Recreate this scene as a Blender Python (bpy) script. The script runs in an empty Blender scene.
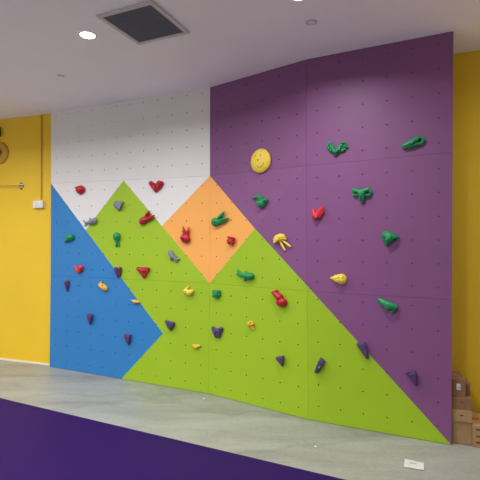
import bpy, bmesh, math, random
import numpy as np
from mathutils import Vector, Matrix
random.seed(4)
SC = bpy.context.scene
COL = SC.collection

# ------------------------------------------------------------------ camera constants
F = 430.0; CX = 240.0; CY = 239.0
H = 1.716                        # eye height
CEIL = H + 1.703
CAM = Vector((0, 0, H))

def ray(u, v):
    return Vector(((u - CX) / F, 1.0, -(v - CY) / F))
def on_z(u, v, z):               # point seen at (u,v) on the horizontal plane z
    d = ray(u, v); t = (z - H) / d.z
    return CAM + d * t
def on_plane(u, v, p, n):
    d = ray(u, v); t = (p - CAM).dot(n) / d.dot(n)
    return CAM + d * t

# ------------------------------------------------------------------ materials
def srgb(r, g, b):
    def f(c):
        c /= 255.0
        return c / 12.92 if c <= .04045 else ((c + .055) / 1.055) ** 2.4
    return (f(r), f(g), f(b), 1.0)

def mat(name, rgb, rough=.5, var=.06, scale=6.0, bump=0.0, bscale=200.0, metal=0.0, coat=0.0, spec=.5, emit=0.0):
    m = bpy.data.materials.new(name); m.use_nodes = True
    nt = m.node_tree; b = nt.nodes['Principled BSDF']
    c = srgb(*rgb)
    tc = nt.nodes.new('ShaderNodeTexCoord')
    nz = nt.nodes.new('ShaderNodeTexNoise'); nz.inputs['Scale'].default_value = scale; nz.inputs['Detail'].default_value = 5
    nt.links.new(tc.outputs['Object'], nz.inputs['Vector'])
    rp = nt.nodes.new('ShaderNodeValToRGB')
    rp.color_ramp.elements[0].position = .3; rp.color_ramp.elements[1].position = .7
    rp.color_ramp.elements[0].color = tuple(max(0, x * (1 - var)) for x in c[:3]) + (1,)
    rp.color_ramp.elements[1].color = tuple(min(1, x * (1 + var)) for x in c[:3]) + (1,)
    nt.links.new(nz.outputs['Fac'], rp.inputs['Fac'])
    nt.links.new(rp.outputs['Color'], b.inputs['Base Color'])
    b.inputs['Roughness'].default_value = rough
    b.inputs['Metallic'].default_value = metal
    b.inputs['Specular IOR Level'].default_value = spec
    b.inputs['Coat Weight'].default_value = coat
    if bump:
        n2 = nt.nodes.new('ShaderNodeTexNoise'); n2.inputs['Scale'].default_value = bscale; n2.inputs['Detail'].default_value = 3
        nt.links.new(tc.outputs['Object'], n2.inputs['Vector'])
        bp = nt.nodes.new('ShaderNodeBump'); bp.inputs['Strength'].default_value = bump; bp.inputs['Distance'].default_value = .004
        nt.links.new(n2.outputs['Fac'], bp.inputs['Height']); nt.links.new(bp.outputs['Normal'], b.inputs['Normal'])
    if emit:
        b.inputs['Emission Color'].default_value = c; b.inputs['Emission Strength'].default_value = emit
    return m

M = {}
M['white'] = mat('white paint', (226, 223, 219), .55, .015, 2)
M['purple'] = mat('purple paint', (130, 79, 126), .5, .02, 2, spec=.4)
M['blue'] = mat('blue paint', (46, 125, 188), .5, .02, 2, spec=.4)
M['green'] = mat('green paint', (156, 190, 30), .5, .02, 2, spec=.4)
M['orange'] = mat('orange paint', (244, 171, 86), .5, .02, 2, spec=.4)
M['edge'] = mat('plywood edge', (150, 118, 80), .7, .1, 30)
M['hole'] = mat('bolt hole shadow steel', (70, 66, 68), .6, .1, 30)
M['yellow_wall'] = mat('yellow wall paint', (236, 195, 40), .5, .03, 1.5, spec=.4)
M['plain_wall'] = mat('off white wall paint', (236, 234, 232), .6, .02, 2)
M['ceiling'] = mat('ceiling paint', (246, 240, 254), .75, .015, 2)
M['skirting'] = mat('white skirting paint', (232, 228, 220), .45, .02, 4)
M['hold_red'] = mat('red resin', (178, 14, 38), .42, .1, 40, .25, 260)
M['hold_coral'] = mat('coral red resin', (222, 40, 52), .42, .1, 40, .25, 260)
M['hold_green'] = mat('green resin', (0, 136, 76), .42, .1, 40, .25, 260)
M['hold_yellow'] = mat('yellow resin', (238, 206, 70), .45, .06, 40, .25, 260)
M['hold_amber'] = mat('amber yellow resin', (236, 182, 52), .45, .06, 40, .25, 260)
M['hold_grey'] = mat('grey resin', (124, 128, 142), .5, .15, 60, .3, 260)
M['hold_purple'] = mat('dark purple resin', (76, 54, 106), .45, .15, 50, .3, 260)
M['hold_plum'] = mat('plum resin', (92, 46, 92), .45, .15, 50, .3, 260)
M['bolt'] = mat('steel bolt', (150, 150, 150), .35, .05, 60, metal=.8)
M['dark_bolt'] = mat('dark bolt recess', (44, 40, 36), .5, .05, 60)
M['white_plastic'] = mat('white plastic', (232, 230, 226), .4, .01, 10)
M['filter'] = mat('dark grille filter', (112, 112, 126), .8, .05, 60, .3, 300)
M['frame_metal'] = mat('grille frame paint', (196, 190, 194), .4, .02, 20)
M['lamp'] = mat('lamp diffuser', (255, 250, 244), .5, 0, 5, emit=14)
M['card'] = mat('cardboard', (166, 134, 94), .8, .06, 12, .15, 160, spec=.2)
M['card_dark'] = mat('brown cardboard', (136, 100, 72), .8, .07, 12, .15, 160, spec=.2)
M['tape'] = mat('brown parcel tape', (140, 100, 66), .35, .04, 20)
M['print'] = mat('brown print', (86, 56, 38), .8, .05, 40)
M['paper'] = mat('white paper', (208, 207, 199), .7, .03, 25)
M['ink'] = mat('grey ink', (168, 170, 174), .7, .05, 60)
M['teal_ink'] = mat('teal ink', (120, 160, 150), .7, .05, 60)
M['wire'] = mat('yellow painted trunking', (196, 156, 36), .6, .05, 20)
M['rope'] = mat('braided rope', (150, 128, 60), .8, .3, 90)
M['black'] = mat('black plastic', (34, 32, 34), .45, .05, 30)
M['brown'] = mat('brown wood', (112, 62, 26), .5, .15, 20)
M['ochre'] = mat('ochre plastic', (196, 150, 36), .5, .04, 20)
M['navy'] = mat('navy plastic', (44, 56, 104), .45, .05, 30)
M['crumb'] = mat('plaster crumb', (235, 232, 226), .8, .03, 60)

def concrete():
    m = bpy.data.materials.new('polished concrete'); m.use_nodes = True
    nt = m.node_tree; b = nt.nodes['Principled BSDF']
    tc = nt.nodes.new('ShaderNodeTexCoord')
    mp = nt.nodes.new('ShaderNodeMapping'); mp.inputs['Rotation'].default_value = (0, 0, math.radians(24)); mp.inputs['Scale'].default_value = (.55, 2.2, 1)
    nt.links.new(tc.outputs['Object'], mp.inputs['Vector'])
    n1 = nt.nodes.new('ShaderNodeTexNoise'); n1.inputs['Scale'].default_value = 1.6; n1.inputs['Detail'].default_value = 9; n1.inputs['Roughness'].default_value = .62; n1.inputs['Distortion'].default_value = .8
    nt.links.new(mp.outputs['Vector'], n1.inputs['Vector'])
    r1 = nt.nodes.new('ShaderNodeValToRGB')
    e = r1.color_ramp.elements
    e[0].position = .33; e[0].color = srgb(139, 138, 130)
    e[1].position = .66; e[1].color = srgb(162, 162, 153)
    x = e.new(.48); x.color = srgb(152, 152, 142)
    nt.links.new(n1.outputs['Fac'], r1.inputs['Fac'])
    n2 = nt.nodes.new('ShaderNodeTexNoise'); n2.inputs['Scale'].default_value = 28; n2.inputs['Detail'].default_value = 6
    nt.links.new(tc.outputs['Object'], n2.inputs['Vector'])
    r2 = nt.nodes.new('ShaderNodeValToRGB'); r2.color_ramp.elements[0].position = .3; r2.color_ramp.elements[1].position = .75
    r2.color_ramp.elements[0].color = (.9, .9, .89, 1); r2.color_ramp.elements[1].color = (1.04, 1.04, 1.03, 1)
    nt.links.new(n2.outputs['Fac'], r2.inputs['Fac'])
    # thin dark crack-like trowel lines
    vo = nt.nodes.new('ShaderNodeTexVoronoi'); vo.feature = 'DISTANCE_TO_EDGE'; vo.inputs['Scale'].default_value = .55
    n3 = nt.nodes.new('ShaderNodeTexNoise'); n3.inputs['Scale'].default_value = 2.5; n3.inputs['Detail'].default_value = 6
    nt.links.new(tc.outputs['Object'], n3.inputs['Vector'])
    mx0 = nt.nodes.new('ShaderNodeVectorMath'); mx0.operation = 'ADD'
    nt.links.new(mp.outputs['Vector'], mx0.inputs[0]); nt.links.new(n3.outputs['Color'], mx0.inputs[1])
    nt.links.new(mx0.outputs['Vector'], vo.inputs['Vector'])
    r3 = nt.nodes.new('ShaderNodeValToRGB'); r3.color_ramp.elements[0].position = 0; r3.color_ramp.elements[1].position = .05
    r3.color_ramp.elements[0].color = (.88, .88, .88, 1); r3.color_ramp.elements[1].color = (1, 1, 1, 1)
    nt.links.new(vo.outputs['Distance'], r3.inputs['Fac'])
    m1 = nt.nodes.new('ShaderNodeMix'); m1.data_type = 'RGBA'; m1.blend_type = 'MULTIPLY'; m1.inputs['Factor'].default_value = 1
    nt.links.new(r1.outputs['Color'], m1.inputs['A']); nt.links.new(r2.outputs['Color'], m1.inputs['B'])
    m2 = nt.nodes.new('ShaderNodeMix'); m2.data_type = 'RGBA'; m2.blend_type = 'MULTIPLY'; m2.inputs['Factor'].default_value = 1
    nt.links.new(m1.outputs['Result'], m2.inputs['A']); nt.links.new(r3.outputs['Color'], m2.inputs['B'])
    nt.links.new(m2.outputs['Result'], b.inputs['Base Color'])
    b.inputs['Roughness'].default_value = .38; b.inputs['Specular IOR Level'].default_value = .35
    return m
M['concrete'] = concrete()

def mat_vinyl():
    m = mat('purple matting', (44, 18, 78), .55, .05, 3, .25, 240, spec=.08)
    return m
M['mat'] = mat_vinyl()

# ------------------------------------------------------------------ object helpers
def mesh_obj(name, bm, mats, parent=None, smooth=False, matrix=None):
    me = bpy.data.meshes.new(name)
    bmesh.ops.recalc_face_normals(bm, faces=bm.faces)
    bm.to_mesh(me); bm.free()
    if not isinstance(mats, (list, tuple)): mats = [mats]
    for m in mats: me.materials.append(M[m])
    if smooth:
        for p in me.polygons: p.use_smooth = True
    o = bpy.data.objects.new(name, me); COL.objects.link(o)
    if matrix is not None: o.matrix_world = matrix
    if parent is not None:
        o.parent = parent
    return o
def tag(o, label, cat, group=None):
    o['label'] = label; o['category'] = cat
    if group: o['group'] = group
    return o
def thing(name, label, cat, matrix=None, group=None):
    o = bpy.data.objects.new(name, None); COL.objects.link(o); o.empty_display_size = .05
    if matrix is not None: o.matrix_world = matrix
    return tag(o, label, cat, group)
def struct(o):
    o['kind'] = 'structure'; return o

def add_box(bm, c, s, rot=None, mi=0, bevel=0.0):
    r = bmesh.ops.create_cube(bm, size=1)
    vs = r['verts']
    bmesh.ops.scale(bm, vec=s, verts=vs)
    if bevel:
        es = list({e for v in vs for e in v.link_edges})
        q = bmesh.ops.bevel(bm, geom=es, offset=bevel, segments=2, affect='EDGES', profile=.5)
        vs = list({v for f in q['faces'] for v in f.verts} | {v for v in vs if v.is_valid})
    if rot is not None: bmesh.ops.rotate(bm, cent=(0, 0, 0), matrix=rot, verts=vs)
    bmesh.ops.translate(bm, vec=c, verts=vs)
    for f in {f for v in vs for f in v.link_faces}: f.material_index = mi
    return vs
def add_cyl(bm, c, r, h, seg=20, r2=None, mi=0, axis='Z'):
    q = bmesh.ops.create_cone(bm, cap_ends=True, segments=seg, radius1=r, radius2=r if r2 is None else r2, depth=h)
    vs = q['verts']
    if axis == 'Y': bmesh.ops.rotate(bm, cent=(0, 0, 0), matrix=Matrix.Rotation(math.pi / 2, 3, 'X'), verts=vs)
    if axis == 'X': bmesh.ops.rotate(bm, cent=(0, 0, 0), matrix=Matrix.Rotation(math.pi / 2, 3, 'Y'), verts=vs)
    bmesh.ops.translate(bm, vec=c, verts=vs)
    for f in {f for v in vs for f in v.link_faces}: f.material_index = mi
    return vs
def add_tube(bm, pts, r, seg=8):
    prev = None
    pts = [Vector(p) for p in pts]
    for i, p in enumerate(pts):
        d = (pts[min(i + 1, len(pts) - 1)] - pts[max(i - 1, 0)]).normalized()
        a = d.cross(Vector((0, 0, 1)))
        if a.length < .01: a = d.cross(Vector((1, 0, 0)))
        a.normalize(); b = d.cross(a)
        ring = [bm.verts.new(p + (a * math.cos(2 * math.pi * k / seg) + b * math.sin(2 * math.pi * k / seg)) * r) for k in range(seg)]
        if prev:
            for k in range(seg): bm.faces.new((prev[k], prev[(k + 1) % seg], ring[(k + 1) % seg], ring[k]))
        else: bm.faces.new(ring[::-1])
        prev = ring
    bm.faces.new(prev)
def lathe(bm, prof, seg=40, mi=0):         # profile (r, z)
    rings = []
    for r, z in prof:
        rings.append([bm.verts.new((r * math.cos(2 * math.pi * k / seg), r * math.sin(2 * math.pi * k / seg), z)) for k in range(seg)] if r > 1e-6 else [bm.verts.new((0, 0, z))])
    for a, b in zip(rings, rings[1:]):
        for k in range(seg):
            q = [a[k % len(a)], a[(k + 1) % len(a)], b[(k + 1) % len(b)], b[k % len(b)]]
            u = []
            for v in q:
                if v not in u: u.append(v)
            if len(u) > 2:
                f = bm.faces.new(u); f.material_index = mi

# ------------------------------------------------------------------ climbing wall geometry
SEAM = [(-2.554, 5.81), (-.339, 4.81), (.632, 4.07), (1.756, 3.552)]
SPOS = [0.0, 2.44, 3.66, 4.88]
ROWY = [H - 1.716, H - .495, H + .705, H + 1.703]     # floor, mid seam, upper seam, ceiling
FOLD_BACK = .055
VERT = {0: [(49.6, 366.8), (208.6, 393.8), (308.3, 419.8), (451.6, 445.4)], 1: [(50.6, 275.3), (209.5, 283.2), (307, 291.3), (452, 299.6)],
        2: [(51, 183.5), (210, 175.8), (306.4, 165.5), (452.7, 152.4)], 3: [(51, 112.5), (210, 87.4), (306.5, 59.3), (453.6, 31)]}
def corner(c, r):
    lo = on_z(*VERT[0][c], 0); hi = on_z(*VERT[3][c], CEIL)
    if r == 0: return lo
    if r == 3: return hi
    y = lo.y + (hi.y - lo.y) * ROWY[r] / CEIL
    if (c, r) == (1, 2): y += FOLD_BACK                # this corner sits a little deeper: the sheet below is folded
    return CAM + ray(*VERT[r][c]) * y
CELLS = {(c, r): (corner(c, r), corner(c + 1, r), corner(c + 1, r + 1), corner(c, r + 1)) for c in range(3) for r in range(3)}
def to3d(c, r, a, b):                                  # a,b in 0..1 within the cell
    p00, p10, p11, p01 = CELLS[(c, r)]
    if (c, r) == (1, 1):
        if b >= a: P = p00 + (p01 - p00) * b + (p11 - p01) * a; n = (p11 - p01).cross(p00 - p01)
        else: P = p00 + (p10 - p00) * a + (p11 - p10) * b; n = (p10 - p00).cross(p11 - p10)
    else:
        P = p00 * (1 - a) * (1 - b) + p10 * a * (1 - b) + p11 * a * b + p01 * (1 - a) * b
        n = ((p10 - p00) * (1 - b) + (p11 - p01) * b).cross((p01 - p00) * (1 - a) + (p11 - p10) * a)
    n.normalize()
    if n.y > 0: n = -n
    return P, n
def pix2wall(u, v):                                    # -> c, r, a, b, P, n
    best = None
    for (c, r) in CELLS:
        a = b = .5
        for it in range(25):
            P, n = to3d(c, r, a, b)
            e = 1e-4
            fa = to3d(c, r, a + e, b)[0]; fb = to3d(c, r, a, b + e)[0]
            def pr(Q): return (CX + F * Q.x / Q.y, CY - F * (Q.z - H) / Q.y)
            x0, y0 = pr(P); xa, ya = pr(fa); xb, yb = pr(fb)
            j = [[(xa - x0) / e, (xb - x0) / e], [(ya - y0) / e, (yb - y0) / e]]
            det = j[0][0] * j[1][1] - j[0][1] * j[1][0]
            dx, dy = u - x0, v - y0
            da = (dx * j[1][1] - dy * j[0][1]) / det; db = (dy * j[0][0] - dx * j[1][0]) / det
            a += max(-.5, min(.5, da)); b += max(-.5, min(.5, db))
        miss = max(-a, a - 1, -b, b - 1, 0)
        if best is None or miss < best[0]:
            P, n = to3d(c, r, a, b)
            best = (miss, (c, r, a, b, P, n))
    return best[1]
def wall_sy(u, v):
    q = pix2wall(u, v)
    c, r, a, b = q[:4]
    return (SPOS[c] + a * (SPOS[c + 1] - SPOS[c]), ROWY[r] + b * (ROWY[r + 1] - ROWY[r]))

# painted areas, as polygons on the wall sheet (along, height)
pt = lambda u, v: wall_sy(u, v)
P_l = pt(51.5, 184); P_b1 = pt(163, 333.5); P_b2 = pt(121.5, 378.5)
P_v = pt(86, 229.6); P_m = pt(123.5, 180.5)
P_dl = pt(161.8, 226)
P_dt = (2.44, ROWY[2]); P_db = (2.44, ROWY[1]); P_dr = pt(255, 228.6)
P_x = pt(306.6, 285.2); P_e = pt(450.3, 443.8)
POLY = [
    ('blue', [(-.1, P_l[1] + (P_l[1] - P_b1[1]) * (.1 + P_l[0]) / (P_b1[0] - P_l[0])), P_b1, P_b2, (P_b2[0] - .06, -.1), (-.1, -.1)]),
    ('orange', [P_dt, P_dr, P_db, P_dl]),
    ('white', [(-.1, 5), (2.44, 5), P_dt, P_dl, P_m, P_v, (-.1, P_l[1] + .05)]),
    ('purple', [(2.44, 5), (5, 5), (5, -.1), (P_e[0] + .06, -.1), P_e, P_x, P_dr, P_dt]),
]
PIDX = {'purple': 0, 'white': 1, 'blue': 2, 'green': 3, 'orange': 4, 'edge': 5, 'hole': 6}
def inside(p, poly):
    x, y = p; k = False
    for i in range(len(poly)):
        x1, y1 = poly[i]; x2, y2 = poly[i - 1]
        if (y1 > y) != (y2 > y) and x < (x2 - x1) * (y - y1) / (y2 - y1) + x1: k = not k
    return k
def paint_at(p):
    for nme, poly in POLY:
        if inside(p, poly): return nme
    return 'green'
CUTS = [(P_l, P_b1), (P_b1, P_b2), (P_v, P_m), (P_m, P_dl), (P_dl, P_db), (P_dl, P_dt), (P_dt, P_dr), (P_dr, P_db), (P_dr, P_x), (P_x, P_e)]
NUTROWS = {(c, 2): [(.053 + k * .2) if c == 0 else (.083 + k * .2065) for k in range(5)] for c in range(3)}
NUTROWS.update({(c, 1): [(.108, .115, .1245)[c] + k * (.199, .197, .196)[c] for k in range(6)] for c in range(3)})
NUTROWS.update({(c, 0): [(.112, .118, .07)[c] + k * .2013 for k in range(6)] for c in range(3)})

def build_panel(c, r, parent):
    s0, s1 = SPOS[c], SPOS[c + 1]; y0, y1 = ROWY[r], ROWY[r + 1]
    n = 12 if c == 0 else 6
    xs = [s0 + (k + .5) * (s1 - s0) / n for k in range(n)]
    ys = [y1 - d for d in NUTROWS[(c, r)]]
    g = .0008
    xb = [s0 + g] + [(p + q) / 2 for p, q in zip(xs, xs[1:])] + [s1 - g]
    ylo = y0 + (g if r else .004)
    yb = [y1 - g] + [(p + q) / 2 for p, q in zip(ys, ys[1:])] + [ylo]
    bm = bmesh.new()
    R = .0066
    for i, x in enumerate(xs):
        for j, y in enumerate(ys):
            xa, xc, yt, yl = xb[i], xb[i + 1], yb[j], yb[j + 1]
            out = [(xc, y), (xc, yt), (x, yt), (xa, yt), (xa, y), (xa, yl), (x, yl), (xc, yl)]
            O = [bm.verts.new((p[0], p[1], 0)) for p in out]
            I = [bm.verts.new((x + R * math.cos(k * math.pi / 4), y + R * math.sin(k * math.pi / 4), 0)) for k in range(8)]
            D = [bm.verts.new((v.co.x, v.co.y, -.012)) for v in I]
            for k in range(8):
                f = bm.faces.new((O[k], O[(k + 1) % 8], I[(k + 1) % 8], I[k])); f.material_index = 0
                f = bm.faces.new((I[k], I[(k + 1) % 8], D[(k + 1) % 8], D[k])); f.material_index = 6
            f = bm.faces.new(D); f.material_index = 6
    bmesh.ops.remove_doubles(bm, verts=bm.verts, dist=1e-5)
    # board edges and back
    be = [e for e in bm.edges if len(e.link_faces) == 1]
    q = bmesh.ops.extrude_edge_only(bm, edges=be)
    for v in [x for x in q['geom'] if isinstance(x, bmesh.types.BMVert)]: v.co.z = -.018
    for f in [x for x in q['geom'] if isinstance(x, bmesh.types.BMFace)]: f.material_index = 5
    back = [v for v in bm.verts if abs(v.co.z + .018) < 1e-6]
    lp = [e for e in bm.edges if len(e.link_faces) == 1]
    fb = bmesh.ops.edgeloop_fill(bm, edges=lp)
    for f in fb['faces']: f.material_index = 5
    cuts = list(CUTS)
    if (c, r) == (1, 1): cuts.append(((s0, y0), (s1, y1)))
    for p, q in cuts:
        d = Vector((q[0] - p[0], q[1] - p[1], 0)).normalized()
        bmesh.ops.bisect_plane(bm, geom=list(bm.verts) + list(bm.edges) + list(bm.faces), plane_co=(p[0], p[1], 0), plane_no=(-d.y, d.x, 0), dist=1e-6)
    for f in bm.faces:
        if f.material_index == 0:
            m = f.calc_center_median(); f.material_index = PIDX[paint_at((m.x, m.y))] + 10
    for f in bm.faces:
        if f.material_index >= 10: f.material_index -= 10
        elif f.material_index == 5:
            m = f.calc_center_median()
            if m.z > -.0179: f.material_index = PIDX[paint_at((m.x, m.y))]
    for v in bm.verts:
        a = (v.co.x - s0) / (s1 - s0); b = (v.co.y - y0) / (y1 - y0)
        P, nn = to3d(c, r, a, b)
        v.co = P + nn * v.co.z
    return mesh_obj('panel', bm, ['purple', 'white', 'blue', 'green', 'orange', 'edge', 'hole'], parent)

wall = thing('climbing_wall', 'tall indoor climbing wall painted with purple, white, blue, orange and green peaks', 'climbing wall')
PL = {(0, 2): 'all white top sheet', (0, 1): 'middle sheet with white, blue, green and half the orange diamond', (0, 0): 'blue and green bottom sheet',
      (1, 2): 'purple top sheet beside the white one', (1, 1): 'folded middle sheet of purple, orange and green', (1, 0): 'almost all green bottom sheet',
      (2, 2): 'purple top sheet at the right end', (2, 1): 'purple middle sheet at the right end', (2, 0): 'bottom sheet split green and purple'}
for c in range(3):
    for r in range(3):
        o = build_panel(c, r, wall); o['label'] = PL[(c, r)]

# ------------------------------------------------------------------ room shell
WA = Vector((-2.554, 5.865, 0)); WB = Vector((1.947, 3.965, 0))
wd = (WB - WA).normalized(); wn = Vector((wd.y, -wd.x, 0))
if wn.y > 0: wn = -wn
def wall_pt(t, off=0): return WA + wd * t + wn * off
T0, T1 = -2.9, 7.4
LA = Vector((-2.554, 5.835, 0)); ld = Vector((1, -.335, 0)).normalized(); ln = Vector((ld.y, -ld.x, 0))   # left stretch of the back wall
RJ = WA + wd * (LA + ld * 3.25 - WA).dot(wd)                                                              # the right stretch stands a step further forward
def prism(bm, pts2, z0, z1, mi=0):
    lo = [bm.verts.new((p[0], p[1], z0)) for p in pts2]; hi = [bm.verts.new((p[0], p[1], z1)) for p in pts2]
    n = len(lo)
    fs = [bm.faces.new(lo[::-1]), bm.faces.new(hi)]
    for k in range(n): fs.append(bm.faces.new((lo[k], lo[(k + 1) % n], hi[(k + 1) % n], hi[k])))
    for f in fs: f.material_index = mi
DEPTH = 12.5
cornersR = [wall_pt(T0), wall_pt(T1), wall_pt(T1, DEPTH), wall_pt(T0, DEPTH)]
def slab(name, a, b, t, m, z0=0, z1=CEIL):
    d = (b - a).normalized(); nrm = Vector((d.y, -d.x, 0))
    cen = sum(cornersR, Vector()) / 4
    if nrm.dot(cen - a) > 0: nrm = -nrm
    bm = bmesh.new(); prism(bm, [a - d * t, b + d * t, b + d * t + nrm * t, a - d * t + nrm * t], z0, z1)
    return struct(mesh_obj(name, bm, m))
bm = bmesh.new()
prism(bm, [LA - ld * 2.9, LA + ld * 3.25, RJ, wall_pt(T1 + .1), wall_pt(T1 + .1, -.3), wall_pt(T0, -.6)], 0, CEIL)
struct(mesh_obj('wall_back', bm, 'yellow_wall'))
slab('wall_right', cornersR[1], cornersR[2], .12, 'plain_wall')
slab('wall_front', cornersR[2], cornersR[3], .12, 'plain_wall')
slab('wall_left', cornersR[3], cornersR[0], .12, 'plain_wall')
ext = [cornersR[0] + (-wd + wn * -1) * .12, cornersR[1] + (wd - wn) * .12, cornersR[2] + (wd + wn) * .12, cornersR[3] + (-wd + wn) * .12]
bm = bmesh.new(); prism(bm, ext, -.1, 0); struct(mesh_obj('floor', bm, 'concrete'))
bm = bmesh.new(); prism(bm, ext, CEIL, CEIL + .1); struct(mesh_obj('ceiling', bm, 'ceiling'))
bm = bmesh.new()
prism(bm, [LA - ld * 2.8, LA - ld * .03, LA - ld * .03 + ln * .01, LA - ld * 2.8 + ln * .01], 0, .02)
struct(mesh_obj('baseboard_back', bm, 'skirting'))

# purple matting
a = on_z(0, 397.8, 0.012); b = on_z(345, 479.3, 0.012)
d = (b - a).normalized(); nrm = Vector((d.y, -d.x, 0))
if nrm.y > 0: nrm = -nrm
bm = bmesh.new(); prism(bm, [a - d * 2.0, b + d * 1.6, b + d * 1.6 + nrm * 3.0, a - d * 2.0 + nrm * 3.0], 0.0005, .012)
bmesh.ops.bevel(bm, geom=[e for e in bm.edges if all(v.co.z > .01 for v in e.verts)], offset=.003, segments=2, affect='EDGES')
tag(mesh_obj('floor_mat', bm, 'mat'), 'wide purple floor mat lying on the grey concrete in front of the climbing wall', 'mat')

# ------------------------------------------------------------------ ceiling fittings
def ceil_frame(p, rz=0): return Matrix.Translation(p) @ Matrix.Rotation(rz, 4, 'Z')
L1 = on_z(87.5, 35, CEIL); L2 = on_z(299, -5, CEIL)
step = L2 - L1; step.z = 0
row = Vector((step.y, -step.x, 0))
if row.y > 0: row = -row
LAMPS = [(0, 0), (1, 0), (-1, 0), (-2, 0)] + [(p, q) for q in (1, 2, 3, 4, 5) for p in (-2, -1, 0, 1) if not (p == 1 and q > 1)]  # unseen columns and rows are added, picked for their light on the wall
LW = 36.0
SPOTS = [L1 + step * p + row * q for p, q in LAMPS] + [Vector((3.15, 2.95, CEIL))]  # last one: unseen lamp off the grid, added to brighten the right yellow wall
for i, pos in enumerate(SPOTS):
    lab = {0: 'small round recessed ceiling light, glowing white, left of the dark ceiling grille',
           1: 'round recessed ceiling light at the top edge of the photo, above the purple panels'}.get(i, 'unseen round recessed ceiling light, added to light the room')
    t = thing('downlight', lab, 'ceiling light', ceil_frame(pos), 'recessed ceiling lights')
    bm = bmesh.new(); lathe(bm, [(.06, -.001), (.06, -.004), (.068, -.007), (.076, -.004), (.076, -.0005)]); mesh_obj('trim_ring', bm, 'white_plastic', t, True)
    bm = bmesh.new(); lathe(bm, [(0, -.0035), (.036, -.0035), (.06, -.002), (.06, -.0005)]); mesh_obj('diffuser', bm, 'lamp', t, True)
    la = bpy.data.lights.new('downlight_beam', 'AREA'); la.shape = 'DISK'; la.size = .1; la.energy = LW; la.spread = math.radians(156)
    la.color = (.98, .99, 1.03)
    lo = bpy.data.objects.new('downlight_beam', la); COL.objects.link(lo); lo.parent = t; lo.location = (0, 0, -.009)

# grille
cs = [on_z(u, v, CEIL) for u, v in ((94.5, 15.2), (150.5, -.3), (191, 31.6), (140, 43.2))]
cen = sum(cs, Vector()) / 4
e1 = ((cs[1] - cs[0]) + (cs[2] - cs[3])) / 2; e2 = ((cs[3] - cs[0]) + (cs[2] - cs[1])) / 2
ang = math.atan2(e1.y, e1.x)
w, h = e1.length, e2.length
g = thing('ceiling_grille', 'square dark grey air grille with a pale frame set in the ceiling', 'air vent', ceil_frame(cen, ang))
bm = bmesh.new(); fw = .035
for sx, sy, cx, cy in ((w, fw, 0, h / 2 - fw / 2), (w, fw, 0, -h / 2 + fw / 2), (fw, h - 2 * fw, w / 2 - fw / 2, 0), (fw, h - 2 * fw, -w / 2 + fw / 2, 0)):
    add_box(bm, (cx, cy, -.008), (sx, sy, .014), bevel=.002)
mesh_obj('frame', bm, 'frame_metal', g)
bm = bmesh.new(); add_box(bm, (0, 0, -.004), (w - 2 * fw, h - 2 * fw, .006))
n = 22
for k in range(n):
    add_box(bm, (0, -h / 2 + fw + (k + .5) * (h - 2 * fw) / n, -.009), (w - 2 * fw, .006, .006))
mesh_obj('grille_core', bm, 'filter', g)
# sprinkler covers
for (u, v, rad, lab) in ((61, 75.8, .035, 'small flush round sprinkler cover on the ceiling above the white panel'),
                         (311.5, 22, .045, 'small white round sprinkler cover on the ceiling above the purple panels')):
    t = thing('sprinkler_cover', lab, 'sprinkler', ceil_frame(on_z(u, v, CEIL)), 'ceiling sprinkler covers')
    bm = bmesh.new(); lathe(bm, [(rad * .75, -.001), (rad * .75, -.006), (rad, -.004), (rad, -.0005)]); mesh_obj('rim', bm, 'frame_metal', t, True)
    bm = bmesh.new(); lathe(bm, [(0, -.012), (rad * .5, -.011), (rad * .66, -.008), (rad * .66, -.001)]); mesh_obj('cap', bm, 'white_plastic', t, True)

# ------------------------------------------------------------------ things on the left of the back wall
def wall_mx(u, v, off=0.0):          # local x along the left stretch of wall, y up, z out of the wall
    p = on_plane(u, v, LA + ln * off, ln)
    ex = ld; ez = ln; ey = Vector((0, 0, 1))
    return Matrix(((ex.x, ey.x, ez.x, p.x), (ex.y, ey.y, ez.y, p.y), (ex.z, ey.z, ez.z, p.z), (0, 0, 0, 1)))
m = wall_mx(40, 204.5)
S_w = F / m.translation.y
t = thing('switch_box', 'small white electrical box on the yellow wall at the end of a cable', 'electrical box', m)
bm = bmesh.new(); add_box(bm, (0, 0, .022), (.165, .1, .044), bevel=.006); mesh_obj('housing', bm, 'white_plastic', t)
bm = bmesh.new()
for sx in (-.04, .04): add_box(bm, (sx, 0, .0455), (.05, .06, .004), bevel=.001)
mesh_obj('socket_plate', bm, 'white_plastic', t)
top = CEIL - m.translation.z
bm = bmesh.new(); add_box(bm, (0, (top + .05) / 2, .008), (.016, top - .05 - .002, .014), bevel=.002)
m2 = wall_mx(41.8, 204.5)
tag(mesh_obj('cable_trunking', bm, 'wire', matrix=m2), 'thin dark vertical cable cover running from the ceiling down to the white box', 'cable')
m = wall_mx(21.8, 186)
t = thing('wall_anchor', 'small white and black wall anchor holding the end of a thin rope', 'anchor', m)
bm = bmesh.new(); add_box(bm, (0, 0, .006), (.05, .05, .01), Matrix.Rotation(math.pi / 4, 3, 'Z'), bevel=.002); mesh_obj('plate', bm, 'white_plastic', t)
for k in range(4):
    bm = bmesh.new()
    add_cyl(bm, (.03 * math.cos(k * math.pi / 2), .038 * math.sin(k * math.pi / 2), .011), .009, .02, 12)
    mesh_obj('bolt', bm, 'black', t)
bm = bmesh.new(); add_cyl(bm, (0, 0, .022), .01, .03, 12, .007); mesh_obj('eye_stud', bm, 'navy', t)
bm = bmesh.new()
pts = []
mi = m.inverted()
end = mi @ wall_mx(-45, 184, .02).translation
for k in range(15):
    a = k / 14; p = Vector((0, 0, .03)).lerp(Vector((end.x, end.y, .03)), a); p.y -= .012 * math.sin(a * math.pi); pts.append(m @ p)
add_tube(bm, pts, .004)
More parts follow.
